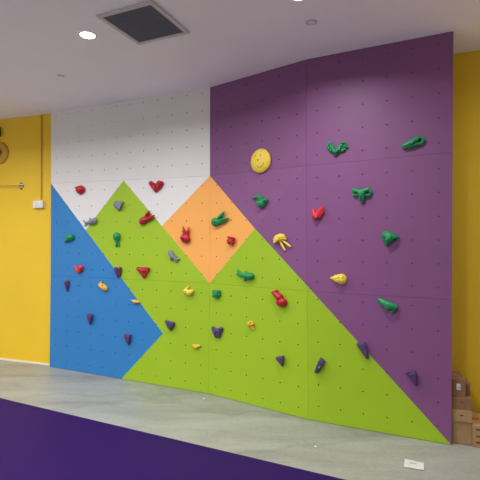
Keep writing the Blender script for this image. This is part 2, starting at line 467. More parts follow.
tag(mesh_obj('thin_rope', bm, 'rope'), 'thin taut rope running left along the yellow wall from the small anchor', 'rope')
m = wall_mx(0, 153)
t = thing('wall_knob', 'brown round knob on a yellow disc on the yellow wall, cut by the photo edge', 'wall fitting', m)  # unidentified round brown object, built as an invented knob and disc
bm = bmesh.new(); lathe(bm, [(0, .03), (.12, .028), (.155, .016), (.16, .002), (0, .002)]); mesh_obj('backplate', bm, 'ochre', t, True)
bm = bmesh.new(); lathe(bm, [(.045, .028), (.055, .045), (.052, .07), (.034, .088), (0, .094)]); mesh_obj('knob', bm, 'brown', t, True)
m = wall_mx(-1.3, 132)
t = thing('dark_wall_box', 'dark box fixed high on the yellow wall at the left edge of the photo', 'wall fitting', m)  # unidentified dark box, its front panel is invented
bm = bmesh.new(); add_box(bm, (0, 0, .04), (.09, .14, .075), bevel=.006); mesh_obj('housing', bm, 'black', t)
bm = bmesh.new(); add_box(bm, (0, 0, .078), (.07, .11, .004), bevel=.001); mesh_obj('front_panel', bm, 'filter', t)

# ------------------------------------------------------------------ climbing holds: sculpted solids
def smin(a, b, k):
    if k <= 0: return np.minimum(a, b)
    h = np.clip(.5 + .5 * (b - a) / k, 0, 1)
    return b * (1 - h) + a * h - k * h * (1 - h)
def surface_net(Fv, org, hh):
    nx, ny, nz = Fv.shape
    acc = np.zeros((nx - 1, ny - 1, nz - 1, 3)); cnt = np.zeros((nx - 1, ny - 1, nz - 1))
    ins = Fv < 0
    grid = np.indices(Fv.shape).astype(float)
    quads = []
    cid = None
    cross = {}
    for ax in range(3):
        sl0 = [slice(None)] * 3; sl1 = [slice(None)] * 3
        sl0[ax] = slice(0, -1); sl1[ax] = slice(1, None)
        A = Fv[tuple(sl0)]; B = Fv[tuple(sl1)]
        cr = (A < 0) != (B < 0)
        t = np.where(cr, A / np.where(cr, A - B, 1), 0)
        pos = np.stack([grid[i][tuple(sl0)] + (t if i == ax else 0) for i in range(3)], -1)
        cross[ax] = (cr, A < 0)
        o1, o2 = [i for i in range(3) if i != ax]
        for d1 in (0, 1):
            for d2 in (0, 1):
                s = [slice(None)] * 3
                s[o1] = slice(d1, Fv.shape[o1] - 1 + d1); s[o2] = slice(d2, Fv.shape[o2] - 1 + d2)
                s = tuple(s)
                acc += np.where(cr[s][..., None], pos[s], 0); cnt += cr[s]
    act = cnt > 0
    ids = -np.ones(act.shape, int); ids[act] = np.arange(act.sum())
    V = acc[act] / cnt[act][:, None] * hh + org
    Q = []
    for ax in range(3):
        cr, neg = cross[ax]
        o1, o2 = [(1, 2), (2, 0), (0, 1)][ax]
        idx = np.argwhere(cr)
        for p in idx:
            if p[o1] < 1 or p[o2] < 1 or p[o1] >= Fv.shape[o1] - 1 or p[o2] >= Fv.shape[o2] - 1: continue
            q = []
            for d1, d2 in ((-1, -1), (0, -1), (0, 0), (-1, 0)):
                c = list(p); c[o1] += d1; c[o2] += d2
                q.append(int(ids[tuple(c)]))
            if not neg[tuple(p)]: q = q[::-1]
            Q.append(q)
    return V, Q

class Hold:
    def __init__(s, u, v):
        c, r, a, b, P, n = pix2wall(u, v)
        s.P = P; s.n = n
        ey = Vector((0, 0, 1)); ey = (ey - n * ey.dot(n)).normalized()
        s.ey = ey; s.ex = ey.cross(n).normalized()
        s.mx = Matrix(((s.ex.x, ey.x, n.x, P.x), (s.ex.y, ey.y, n.y, P.y), (s.ex.z, ey.z, n.z, P.z), (0, 0, 0, 1)))
        s.S = F / P.y
        vd = (CAM - P).normalized()
        s.hh = max(.5, abs(vd.dot(n))); s.z0 = .0006
    def loc(s, u, v, z):
        Q = on_plane(u, v, s.P + s.n * z, s.n) - s.P
        return np.array((Q.dot(s.ex), Q.dot(s.ey), z))

def sdf_prim(h, pr, X):
    k = pr[0]
    if k == 'c':                  # ('c', u1,v1,z1,r1, u2,v2,z2,r2)  tapered capsule, radii in pixels
        a = h.loc(*pr[1:4]); ra = pr[4] / h.S; b = h.loc(*pr[5:8]); rb = pr[8] / h.S
        ab = b - a; L = max(ab.dot(ab), 1e-9)
        t = np.clip(((X - a) @ ab) / L, 0, 1)
        return np.linalg.norm(X - a - t[..., None] * ab, axis=-1) - (ra + (rb - ra) * t)
    if k == 'e':                  # ('e', u,v,z, rx,ry,rz(m), deg)
        c = h.loc(*pr[1:4]); r = np.array((pr[4] / h.S / h.hh, pr[5] / h.S, pr[6]))
        q = X - c
        t = math.radians(pr[7] if len(pr) > 7 else 0)
        q = np.stack([q[..., 0] * math.cos(t) + q[..., 1] * math.sin(t), -q[..., 0] * math.sin(t) + q[..., 1] * math.cos(t), q[..., 2]], -1)
        k0 = np.linalg.norm(q / r, axis=-1); k1 = np.linalg.norm(q / (r * r), axis=-1)
        return k0 * (k0 - 1) / np.maximum(k1, 1e-6)
    if k == 'h':                  # ('h', [(u,v,z)...])  convex faceted solid
        bm = bmesh.new()
        for p in pr[1]: bm.verts.new(tuple(h.loc(*p)))
        bmesh.ops.convex_hull(bm, input=bm.verts)
        bmesh.ops.recalc_face_normals(bm, faces=bm.faces)
        cen = sum((v.co for v in bm.verts), Vector()) / len(bm.verts)
        d = np.full(X.shape[:-1], -1.0)
        for f in bm.faces:
            if f.calc_area() < 1e-9: continue
            n = f.normal.copy()
            if n.dot(f.calc_center_median() - cen) < 0: n = -n
            d = np.maximum(d, X @ np.array(n) - n.dot(f.verts[0].co))
        bm.free()
        return d - (pr[2] / h.S if len(pr) > 2 else 0)

GCACHE = {}
def groove(h, prims, k, p):                # seat a groove on the modelled surface
    key = (id(h), p)
    if key not in GCACHE:
        r = max(p[4], .55)
        za = surf_z(h, prims, [], k, p[1], p[2]); zb = surf_z(h, prims, [], k, p[5], p[6])
        GCACHE[key] = ('c', p[1], p[2], za, r, p[5], p[6], zb, r)
    return GCACHE[key]
def field(h, prims, cuts, k, X):
    d = None
    for p in prims:
        q = sdf_prim(h, p, X); d = q if d is None else smin(d, q, k)
    for p in cuts:
        if p[0] == 'c': p = groove(h, prims, k, p)
        d = np.maximum(d, -sdf_prim(h, p, X))
    return np.maximum(d, h.z0 - X[..., 2])

def bounds(h, prims):
    lo = np.full(3, 9.); hi = -lo
    for p in prims:
        if p[0] == 'c': L = [(h.loc(*p[1:4]), p[4] / h.S), (h.loc(*p[5:8]), p[8] / h.S)]
        elif p[0] == 'e': L = [(h.loc(*p[1:4]), max(p[4] / h.S / h.hh, p[5] / h.S, p[6]))]
        else: L = [(h.loc(*q), p[2] / h.S if len(p) > 2 else 0) for q in p[1]]
        for c, r in L: lo = np.minimum(lo, c - r); hi = np.maximum(hi, c + r)
    lo[2] = max(lo[2], 0)
    return lo, hi

GROUP = 'moulded climbing holds bolted to the painted panels'
def make_hold(name, label, m, u, v, prims, cuts=(), k=.01, bolts=(), bolt_mat='bolt', z0=.0006, flat=False):
    h = Hold(u, v); h.z0 = z0
    lo, hi = bounds(h, prims)
    hs = max(.0022, float(max(hi - lo)) / 75)
    lo = lo - 2.5 * hs; hi = hi + 2.5 * hs
    N = np.ceil((hi - lo) / hs).astype(int) + 1
    ax = [lo[i] + np.arange(N[i]) * hs for i in range(3)]
    X = np.stack(np.meshgrid(*ax, indexing='ij'), -1)
    D = field(h, prims, cuts, k, X)
    V, Q = surface_net(D, lo, hs)
    me = bpy.data.meshes.new(name); me.from_pydata([tuple(x) for x in V], [], Q); me.update()
    me.materials.append(M[m])
    for p in me.polygons: p.use_smooth = not flat
    o = bpy.data.objects.new(name, me); COL.objects.link(o); o.matrix_world = h.mx
    tag(o, label, 'climbing hold', GROUP)
    for bu, bv in bolts:
        z = surf_z(h, prims, cuts, k, bu, bv)
        p = h.loc(bu, bv, z)
        bm = bmesh.new(); lathe(bm, [(0, -.004), (.004, -.004), (.0045, .0016), (.0085, .0022), (.0095, .0005), (.0095, -.012), (0, -.012)], 14)
        mesh_obj('bolt', bm, bolt_mat, o, True).location = p
    return o, h
def surf_z(h, prims, cuts, k, u, v):
    for z in np.arange(.16, 0, -.001):
        if field(h, prims, cuts, k, np.array([h.loc(u, v, z)]))[0] < 0: return z
    return .002
def outline(pts, top, rise=(0,), shrink=.55, shift=(0, 0)):
    """a faceted stone: foot outline in the wall plane, smaller crown at height top"""
    cu = sum(p[0] for p in pts) / len(pts); cv = sum(p[1] for p in pts) / len(pts)
    L = [(p[0], p[1], .001) for p in pts] + [(p[0], p[1], top * .3) for p in pts]
    L += [(cu + (p[0] - cu) * shrink + shift[0], cv + (p[1] - cv) * shrink + shift[1], top) for p in pts]
    return ('h', L)
C = lambda u1, v1, z1, r1, u2, v2, z2, r2: ('c', u1, v1, z1, r1, u2, v2, z2, r2)

# --- on the white area
make_hold('teardrop_hold', 'red teardrop climbing hold high on the white area near its left edge', 'hold_red', 79.5, 189.5,
    [('e', 80.3, 189.6, .02, 3.9, 4.2, .04), C(80, 189, .02, 2.6, 74.9, 187.4, .02, .5), C(80.3, 190, .02, 2.8, 80.8, 193.6, .015, 1.1)], [C(76.5, 188, .055, .5, 81.5, 190.8, .062, .5)], .012, [(81.3, 189.6)], 'dark_bolt')
make_hold('heart_hold', 'red heart climbing hold alone in the middle of the white area', 'hold_red', 156, 186,
    [C(150.9, 183.1, .02, 2.3, 155.4, 189.4, .022, 2), C(159.4, 183.8, .022, 3.3, 156, 189.6, .022, 2.2), C(162, 183.2, .018, 1.9, 159, 187.6, .02, 2.2), C(155.6, 188.6, .022, 2.2, 155.6, 191, .016, 1.4), ('e', 153, 184, .02, 1.8, 1.6, .04)], [C(155.6, 182, .05, .8, 155.4, 188.5, .05, .7), C(157.6, 184.6, .06, .6, 162.4, 182.8, .06, .6), C(158.6, 187.6, .06, .5, 161.6, 184.6, .06, .5)], .006, [(157.4, 186.2)])
make_hold('fish_hold', 'grey fish climbing hold where the white, blue and green areas meet', 'hold_grey', 90, 222,
    [('e', 92.4, 221.6, .022, 4, 2.9, .03, 10), C(90, 222, .02, 1.8, 85.5, 223.3, .016, .8), C(86, 223.2, .016, .8, 83.7, 220.6, .014, .6), C(86, 223.2, .016, .8, 85, 226, .014, .6), C(91, 219.5, .025, 1, 89.5, 218.2, .022, .5), C(95, 219, .02, 1.3, 95, 222, .02, 1.6)],
    [], .006, [(92.5, 221.5)], 'dark_bolt')
# --- on the left green peak and the blue area
make_hold('stone_hold', 'grey faceted stone climbing hold near the tip of the left green peak', 'hold_grey', 118, 206,
    [outline([(113.2, 203.8), (115.3, 200.8), (118.5, 201.4), (123.4, 201.6), (122.4, 206.5), (119.6, 211.4), (117.5, 210), (113.8, 206.3)], .05, shrink=.6)], [C(117.5, 200, .055, .5, 119.2, 211, .05, .5)], .0, [])
make_hold('rabbit_hold', 'red rabbit head climbing hold, ears pointing up right, where the left green peak meets white', 'hold_red', 146, 218,
    [('e', 143.2, 220.8, .022, 3.8, 3.9, .038, 35), C(144.6, 218.4, .028, 1.6, 147.4, 214, .03, 1.75), C(147.4, 214, .03, 1.75, 149.5, 210.9, .028, .7), C(145.8, 220, .028, 1.9, 150.5, 217.6, .03, 1.9), C(150.5, 217.6, .03, 1.9, 154.2, 215.4, .028, .7)], [C(147.4, 217.8, .05, .5, 152.6, 215.2, .05, .4), C(146.4, 216, .05, .5, 148.6, 212.4, .05, .4)], .008, [(142, 220.6)], 'dark_bolt')
make_hold('tadpole_hold', 'dark green rounded tadpole climbing hold on the upper part of the blue area', 'hold_green', 69, 238.5,
    [('e', 69.8, 237.4, .02, 3.7, 3.4, .038), C(68.5, 239, .02, 2.2, 65.3, 241.2, .015, 1.1), C(71, 238.5, .02, 2, 72.2, 239, .015, 1.6)], [C(68, 240.8, .04, .5, 72.5, 236.5, .058, .4)], .007, [(70.2, 237.6)], 'dark_bolt')
make_hold('green_fish_hold', 'green upright fish climbing hold, tail down, on the left green peak under the grey stone', 'hold_green', 117, 239.5,
    [('e', 116.6, 236.8, .022, 3.1, 4.4, .036), C(117, 240, .022, 2, 117.5, 243.8, .016, 1.5), C(117.3, 243.5, .016, 1.3, 115.9, 246, .013, .8), C(117.8, 243.5, .016, 1.3, 119.3, 245.8, .013, .8)], [C(114.5, 239.5, .05, .35, 119, 240.5, .05, .35)], .006, [(116.5, 238)], 'dark_bolt')
make_hold('small_heart_hold', 'small red heart climbing hold on the blue area just above the sheet joint', 'hold_coral', 79, 269,
    [C(75.9, 266.6, .018, 1.6, 78.6, 271.7, .018, 1.7), C(81.2, 267.9, .02, 2.7, 79, 271.7, .018, 1.7)], [C(78.3, 266, .04, .4, 79, 270.5, .045, .4)], .005, [(80.5, 268.2)], 'dark_bolt')
make_hold('twin_lobe_hold', 'dark plum climbing hold of two upright lobes on the border of blue and green', 'hold_plum', 118, 272,
    [C(115.7, 268.7, .02, 1.9, 117.8, 275.8, .016, 1.4), C(119.9, 268.8, .022, 1.9, 119.4, 275.8, .016, 1.4)], [C(117.9, 266.8, .05, .9, 118.6, 277, .045, .6)], .002, [])
make_hold('triangle_hold', 'dark red three armed climbing hold on the green left peak above the sheet joint', 'hold_red', 143.5, 272,
    [outline([(136, 268.4), (137.2, 266.9), (149, 267.2), (149.7, 269.6), (147, 274), (144.6, 278.4), (143.2, 278.2), (140, 273.6)], .04, shrink=.72), C(137.6, 268.8, .03, 1.5, 143.4, 271, .036, 1.9), C(148, 268.9, .03, 1.6, 143.6, 271, .036, 1.9), C(143.5, 271, .036, 1.9, 143.8, 276.6, .022, 1.2)], [C(144.4, 269.4, .066, 1.0, 147.4, 269.9, .055, .7), C(139.4, 270.4, .055, .7, 142.4, 273, .062, .6)], .004, [(142.6, 271)], 'dark_bolt')
make_hold('whale_hold', 'light grey whale climbing hold on the green area left of the orange diamond', 'hold_grey', 173, 256.5,
    [C(170.4, 252.8, .018, 2.6, 173, 257, .022, 2.4), C(173, 257, .022, 2.2, 175.8, 259.4, .018, 1.4), C(175.6, 259.4, .018, 1.4, 178.9, 259.2, .014, 1.0), C(175.6, 259.4, .018, 1.4, 176.4, 261.8, .014, 1.0), C(171.6, 256.6, .016, 1.9, 170.9, 259, .014, 1.3), C(173.8, 256.4, .018, 1.6, 175.6, 256.6, .014, 1)], [C(169.4, 255.6, .05, .5, 173.6, 254.8, .05, .5)], .004, [(171.2, 257.8)], 'dark_bolt')
make_hold('duck_hold', 'yellow duck shaped climbing hold on the blue area just below the sheet joint', 'hold_amber', 103, 286.5,
    [('e', 103.6, 287, .018, 3.9, 2.9, .032, -24), C(101.2, 286.2, .02, 2, 99.3, 284.6, .02, 1.1), C(99.3, 284.8, .02, 1.1, 101.2, 282.2, .02, .9)], [C(101.6, 285.4, .045, .9, 103.8, 286, .05, .7), C(102.5, 288.4, .045, .5, 106, 288.8, .05, .5)], .005, [(102, 286)], 'dark_bolt')
make_hold('carrot_hold', 'narrow plum carrot climbing hold near the left edge of the blue area', 'hold_plum', 67, 286,
    [C(66.2, 282.2, .022, 2.2, 67.4, 290.8, .012, .9), C(68, 281.4, .018, 1.1, 67.8, 286, .018, 1.2)], [C(65.5, 283, .055, .3, 67.2, 289, .04, .3)], .003, [(66.5, 284.5)], 'dark_bolt')
make_hold('fang_hold', 'plum fang climbing hold in the lower left of the blue area', 'hold_plum', 89.5, 319,
    [outline([(86.4, 314.9), (88, 313.4), (92.8, 314.2), (92.2, 318), (91, 324.4), (89.4, 324.5), (87, 318.5)], .05, shrink=.55)], [C(87.5, 317, .055, .35, 90.2, 314.8, .06, .35)], 0, [])
make_hold('tooth_hold', 'plum tapered tooth climbing hold in the lower right of the blue area', 'hold_plum', 127.5, 339,
    [outline([(123.6, 334.8), (125, 334), (131, 334.7), (130, 340.5), (128.9, 345.3), (127.9, 344.9), (124.7, 339.5)], .05, shrink=.55)], [C(126.8, 333, .056, .4, 128.4, 344, .05, .4)], 0, [])
make_hold('banana_hold', 'small yellow banana climbing hold on the edge between blue and green', 'hold_amber', 135, 301.5,
    [C(131.6, 300.4, .014, .6, 135, 301.5, .022, 1.8), C(135, 301.5, .022, 1.8, 138.9, 301.9, .014, .9)], [], .005, [])
# --- orange diamond
make_hold('upright_rabbit_hold', 'red rabbit head climbing hold with upright ears on the left of the orange diamond', 'hold_red', 185.5, 236,
    [('e', 185.4, 238.4, .024, 4.7, 4.3, .042, -20), C(184.4, 235.4, .03, 1.5, 183.8, 230.8, .03, 1.45), C(183.8, 230.8, .03, 1.45, 183.2, 226.9, .026, .6), C(187, 235.4, .03, 1.5, 187.9, 231.2, .03, 1.45), C(187.9, 231.2, .03, 1.45, 188.9, 227.5, .026, .6), C(185.8, 240, .02, 2.8, 186.3, 241.9, .018, 1.7), ('e', 182.2, 237.8, .022, 1.8, 1.6, .034)], [('e', 182.8, 239.2, .055, 1.3, 1.2, .02)], .006, [(183, 238.8)], 'dark_bolt')
make_hold('green_rabbit_hold', 'green rabbit head climbing hold with ears spread right, in the middle of the orange diamond', 'hold_green', 219, 219.5,
    [('e', 215.4, 222, .024, 3.6, 4.4, .042), C(217.4, 219.8, .03, 1.8, 221.2, 215.6, .032, 1.9), C(221.2, 215.6, .032, 1.9, 224.3, 211.6, .028, .7), C(218.4, 222.2, .03, 2.3, 223.6, 220.2, .03, 2.1), C(223.6, 220.2, .03, 2.1, 228.4, 218.2, .026, .7), ('e', 218, 223.6, .02, 2.2, 1.8, .03)], [C(219.2, 222, .055, .7, 226.4, 219.2, .05, .5), C(218.8, 219.2, .055, .55, 223, 213.6, .05, .45)], .007, [(214.2, 221.8)], 'dark_bolt')
make_hold('raspberry_hold', 'small knobbly red berry climbing hold in the right corner of the orange diamond', 'hold_red', 230.8, 240.8,
    [('e', 230.6, 241.3, .02, 3.1, 3.6, .034)] + [('e', 230.6 + dx, 241 + dy, .03, 1.2, 1.2, .018) for dx, dy in ((-1.6, -3.6), (.6, -3.2), (2.9, -1.6), (2.4, 1.2), (-2.4, -.6), (-.2, -.4), (-1.9, 2), (.9, 3.1), (3.2, -2.6))], [], .003, [])
# --- purple area
SMILE = [(257, 165.7), (258.4, 167), (260.2, 167.4), (262.1, 166), (263.4, 163.6), (263.9, 162.6)]
sm = [('e', 260.7, 161, .012, 9.7, 12.2, .045, 8)]
hs_cuts = []
o, h = make_hold('smiley_hold', 'large yellow oval climbing hold with a smiling face, high on the purple area', 'hold_yellow', 261, 161.5, sm, hs_cuts, .0, [(257.8, 160)], 'dark_bolt', z0=.0075)
def on_hold(h, prims, cuts, k, pts, r, name, m, parent):
    bm = bmesh.new()
    add_tube(bm, [tuple(h.loc(u, v, surf_z(h, prims, cuts, k, u, v))) for u, v in pts], r)
    return mesh_obj(name, bm, m, parent)
M['mark'] = mat('moulded olive line', (150, 122, 34), .6, .05, 60)
on_hold(h, sm, [], 0, SMILE, .0036, 'mouth', 'mark', o)
for (eu, ev) in ((255.3, 155.8), (260.8, 155.5)):
    on_hold(h, sm, [], 0, [(eu - .25, ev - 1), (eu, ev), (eu + .1, ev + 1)], .0042, 'eye', 'mark', o)
make_hold('fern_hold', 'green two winged leafy climbing hold on the purple area, upper middle', 'hold_green', 336.5, 149,
    [('h', [(327.2, 146, .004), (329.2, 142, .004), (335.2, 150, .004), (335.4, 155, .004), (330, 151.4, .004), (330, 145, .028), (334.8, 151.6, .04)], .35), ('h', [(335.6, 150, .004), (342.6, 141.6, .004), (347, 146, .004), (342, 151.6, .004), (335.6, 155, .004), (336, 151.4, .042), (342.6, 144.6, .03), (341, 148.6, .032)], .35), C(329.8, 143.6, .02, 2.0, 334.8, 151.8, .028, 1.9), C(327.6, 145.4, .014, 1.2, 329, 148.6, .016, 1.2), C(329.4, 148.4, .014, 1.2, 331.2, 151, .016, 1.2), C(343, 143.4, .022, 2.1, 336.4, 151.2, .03, 2.0), C(345.2, 144.4, .018, 1.4, 346.9, 147, .014, 1.2), C(344.6, 149.3, .014, 1.3, 342, 150.9, .014, 1.3), C(335.3, 151.8, .026, 2, 335.4, 154.6, .016, 1.5)],
    [C(330.6, 144.4, .05, .8, 331.6, 147.6, .052, .6), C(328.6, 146, .05, .6, 331, 150, .055, .6), C(332.4, 148.4, .05, .5, 333.6, 150.6, .05, .5), C(340.4, 144, .052, .9, 344.6, 144.3, .05, .9), C(341.4, 147, .052, .6, 346, 146, .045, .6), C(340, 149.4, .05, .6, 344.5, 148.2, .04, .6), C(335.2, 146.6, .05, .5, 335.6, 150, .05, .5)], .004, [(339.2, 148.6)])
make_hold('knot_hold', 'long green climbing hold with a looped ring end, upper right of the purple area', 'hold_green', 413, 143.5,
    [C(404.7, 145.9, .022, 3.0, 411, 142.6, .03, 3.0), C(411, 142.6, .03, 3.0, 417.3, 138.9, .028, 2.7), C(417.3, 138.4, .028, 2.2, 421.2, 137.7, .024, 1.8), C(421.2, 137.7, .024, 1.8, 423.0, 140.3, .02, 1.6), C(423.0, 140.3, .02, 1.6, 421.3, 143.4, .018, 1.6), C(421.3, 143.4, .018, 1.6, 416.3, 144.1, .02, 1.8), C(416.3, 144.1, .02, 1.8, 409.5, 146.2, .022, 2.2), C(404.2, 147.7, .014, 1.5, 409.5, 146.4, .016, 1.8), C(415.8, 142.4, .022, 1.7, 412, 144, .024, 1.8)],
    [('e', 420, 140.3, .03, 1.1, 1.8, .06, 15), C(404, 147, .05, .6, 410, 145.2, .056, .6), C(413.6, 143.2, .05, .7, 418.2, 142, .05, .7)], .004, [(411.6, 142.4)])
make_hold('ram_head_hold', 'green ram head climbing hold with two curled horns on the right purple area', 'hold_green', 362, 194.5,
    [C(353.8, 190.2, .024, 1.9, 360.8, 192, .036, 2.5), C(353.5, 190.8, .02, 1.6, 354.2, 194.9, .014, 1.4), C(354.2, 194.9, .014, 1.5, 358.6, 194.8, .018, 1.6), C(361, 192, .036, 2.5, 367.8, 189.5, .026, 2.1), C(367.8, 189.5, .026, 2.1, 370.5, 191.8, .02, 1.7), C(370.5, 191.8, .02, 1.7, 369.6, 195.2, .014, 1.5), C(369.6, 195, .014, 1.6, 365, 195, .018, 1.6), C(361.2, 193.4, .034, 3.5, 361.7, 198, .026, 2.9), C(361.7, 198, .026, 2.9, 362.1, 202, .016, 1.6)],
    [C(355.2, 192.9, .07, .9, 357.6, 193.5, .07, .9), C(365.4, 193.2, .07, .9, 368.6, 192.6, .07, .9), C(360.8, 197, .075, .5, 361.6, 201, .055, .5)], .003, [(360.9, 195)])
make_hold('mitten_hold', 'bright red mitten shaped climbing hold on the purple area, below the fern like green hold', 'hold_coral', 318, 213,
    [C(313, 209.9, .016, 1.3, 314.4, 215.6, .02, 2.3), C(321.6, 208.8, .022, 2.3, 316.4, 215.8, .026, 3.5), C(322.7, 211, .018, 1.8, 319, 216, .02, 2.4), C(316.4, 216.2, .022, 3.2, 315, 217.2, .016, 2.5)], [C(320.6, 208.2, .056, .5, 316.4, 213.2, .064, .5), C(322, 209.6, .056, .5, 317.8, 214.4, .064, .5), C(323, 211.4, .052, .5, 319.6, 215.4, .06, .5)], .006, [(316, 216.6)])
make_hold('leaf_berry_hold', 'green leaf and berry climbing hold below the smiley, on the purple area', 'hold_green', 259.5, 200.5,
    [C(252.4, 198.4, .016, .7, 257.6, 196.6, .024, 2.1), C(257.6, 196.6, .024, 2.1, 261.6, 197.8, .022, 1.5), ('e', 261.2, 203.2, .022, 4.3, 4.6, .042), ('e', 264.6, 200.8, .022, 2.6, 2.8, .034), C(257.5, 197.6, .022, 1.4, 260, 201, .024, 2)],
    [C(257.4, 199.6, .05, .4, 263.5, 199, .056, .4)], .004, [(258.9, 200.7), (264, 200.6)], 'dark_bolt')
make_hold('shell_hold', 'green clam shaped climbing hold on the right purple area with a hollow lower side', 'hold_green', 388.5, 238,
    [('h', [(381.3, 236.2, .01), (383, 232.3, .012), (388, 230.9, .014), (392.5, 233, .012), (399, 237.2, .008), (386.2, 245.8, .008), (384, 241.5, .01), (384.5, 234.5, .05), (388, 233, .05), (391, 235, .06), (386.5, 240.2, .064), (395.4, 237.0, .05), (386.8, 244.2, .046)], .35)],
    [('e', 392, 241.9, .02, 4.2, 2.1, .03, 30)], .0, [(385.4, 237.4)], 'dark_bolt')
make_hold('jellyfish_hold', 'yellow jellyfish climbing hold with two tentacles on the purple area beside the green slope', 'hold_yellow', 281, 241,
    [('h', [(274.2, 242.2, .004), (274, 239.2, .006), (276, 235.8, .008), (280, 234.2, .01), (284, 234.8, .008), (286, 238.6, .004), (280, 241.4, .004), (277, 239.6, .046), (279, 237, .05), (282.6, 236.8, .046), (284, 238.4, .04), (276.4, 241.2, .036)], .55), C(274.8, 242.2, .02, .9, 285.6, 238.9, .022, .9), C(280.6, 242.2, .016, 1.2, 284.8, 249.8, .016, 1), C(283, 240.8, .016, 1.2, 290.2, 246.3, .016, 1)],
    [C(277.5, 238.2, .062, .45, 279.2, 238.8, .064, .45), C(281.2, 237.4, .062, .4, 282.8, 237.6, .06, .4)], .002, [(278.6, 238.6)], 'dark_bolt')
make_hold('drop_hold', 'yellow drop shaped leaf climbing hold pointing left on the lower purple area', 'hold_yellow', 340, 279,
    [C(341.6, 279, .004, 5.2, 331, 277.9, .006, 1.0), C(341.5, 279.1, .004, 5.2, 336.8, 278.5, .004, 3.9)], [C(335.4, 279.2, .052, .7, 343.8, 276.9, .056, .7), C(342, 277.6, .056, .6, 344.6, 279.6, .052, .6), C(337.6, 277, .05, .5, 339.4, 278.2, .05, .5)], .008, [(340, 281)])
make_hold('bird_hold', 'green sleek bird climbing hold on the lower right purple area under the sheet joint', 'hold_green', 388, 306,
    [C(379.4, 299.6, .018, 1.8, 384, 302.8, .024, 3.4), C(384, 302.8, .024, 3.4, 388.4, 305.6, .028, 4.1), C(388.4, 305.6, .028, 4.1, 394.4, 307, .024, 3.0), C(395, 307.4, .02, 2.1, 391.6, 312.2, .014, 1.4)], [C(394, 305.4, .06, .7, 390.4, 311.4, .04, .6)], .006, [(387, 305.2)], 'dark_bolt')
# --- right green mountain
make_hold('bear_hold', 'red peanut shaped climbing hold with a small head on the middle of the green mountain', 'hold_red', 279, 298.5,
    [C(275, 293.4, .022, 2.8, 279.6, 297.4, .026, 3.9), ('e', 273.2, 292.4, .02, 1.6, 1.4, .028), ('e', 276.3, 291.1, .02, 1.6, 1.3, .028), ('e', 281.5, 302.2, .022, 5.2, 4.7, .044), C(278.6, 297, .026, 3, 280.5, 300, .026, 3.6)], [('e', 278.4, 299.4, .068, 1.0, 1.2, .02), C(276.2, 299.4, .04, .6, 282.8, 297.2, .06, .6)], .005, [(284, 301.6)], 'dark_bolt')
make_hold('green_whale_hold', 'green whale climbing hold with a raised tail, right of the orange diamond tip', 'hold_green', 246, 275.5,
    [('e', 249.2, 276.2, .024, 4.6, 3.5, .038, 6), C(246.8, 276, .022, 3.1, 241, 274.8, .016, 1.8), C(240.8, 274.6, .016, 1.6, 238.1, 270.8, .016, 1.3), C(240.8, 275, .016, 1.5, 237.4, 274, .014, 1.2), C(246.6, 274.4, .026, 1.8, 245.7, 272.2, .026, 1.3), C(246, 278.2, .018, 1.5, 244.6, 280, .014, 1.1)], [C(250, 278.5, .04, .5, 253.4, 277.4, .035, .5)], .005, [(245.6, 276.8)], 'dark_bolt')
make_hold('turtle_hold', 'small knobbly dark green climbing hold just under the bottom tip of the orange diamond', 'hold_green', 216.4, 294,
    [('e', 216.4, 293.8, .02, 3.4, 3.8, .034), ('e', 214.2, 291.4, .02, 1.7, 1.7, .026), ('e', 218.6, 291.7, .02, 1.7, 1.7, .026), ('e', 214.2, 295.8, .02, 1.7, 1.7, .026), ('e', 217.2, 297, .018, 1.7, 1.6, .026), ('e', 218.8, 294.6, .018, 1.6, 1.6, .026)], [C(213.8, 293.4, .052, .6, 218.8, 293.4, .052, .6), C(216.2, 290.8, .053, .6, 216.4, 297.4, .05, .6)], .002, [])
make_hold('snail_hold', 'yellow crescent climbing hold with a horn on the green area below the sheet joint', 'hold_yellow', 188, 291.5,
    [C(185.4, 290.9, .02, 2.1, 189.4, 292.6, .024, 2.9), C(189.4, 292.6, .024, 2.9, 192.2, 291.2, .02, 1.7), C(185.4, 290.3, .02, 1.5, 188.4, 286.3, .018, .9)], [C(186.4, 293.4, .05, .5, 191, 294, .05, .5)], .006, [(185.6, 291.6)])
make_hold('arrowhead_hold', 'dark purple arrowhead climbing hold right of the blue tip on the green area', 'hold_purple', 170, 325.5,
    [outline([(164.6, 320.6), (166.5, 320.2), (170, 321.8), (174.7, 322.2), (174.8, 325.5), (171.6, 330.4), (169.4, 330.4), (166.2, 325.2)], .055, shrink=.55)], [C(166.5, 321, .06, .4, 170.6, 328.5, .06, .4)], 0, [])
make_hold('butterfly_hold', 'dark purple butterfly shaped climbing hold low on the green mountain', 'hold_purple', 217, 332,
    [C(213.2, 328.4, .02, 2.0, 215.8, 336.4, .016, 1.5), C(221, 328.9, .02, 2.0, 218.9, 336.6, .016, 1.5), C(212.4, 327.6, .016, 1.1, 217, 330.4, .022, 1.8), C(217, 330.4, .022, 1.8, 222.3, 328.4, .016, 1.1), C(215.6, 331.5, .02, 2.3, 216.6, 335, .016, 1.6), C(218.8, 331.5, .02, 2.3, 218.2, 335, .016, 1.6)], [C(217.2, 328, .06, .8, 217.4, 338, .05, .6), C(214.2, 329, .05, .45, 216, 335, .05, .45), C(220.6, 329.4, .05, .45, 219, 335.4, .05, .45)], .003, [])
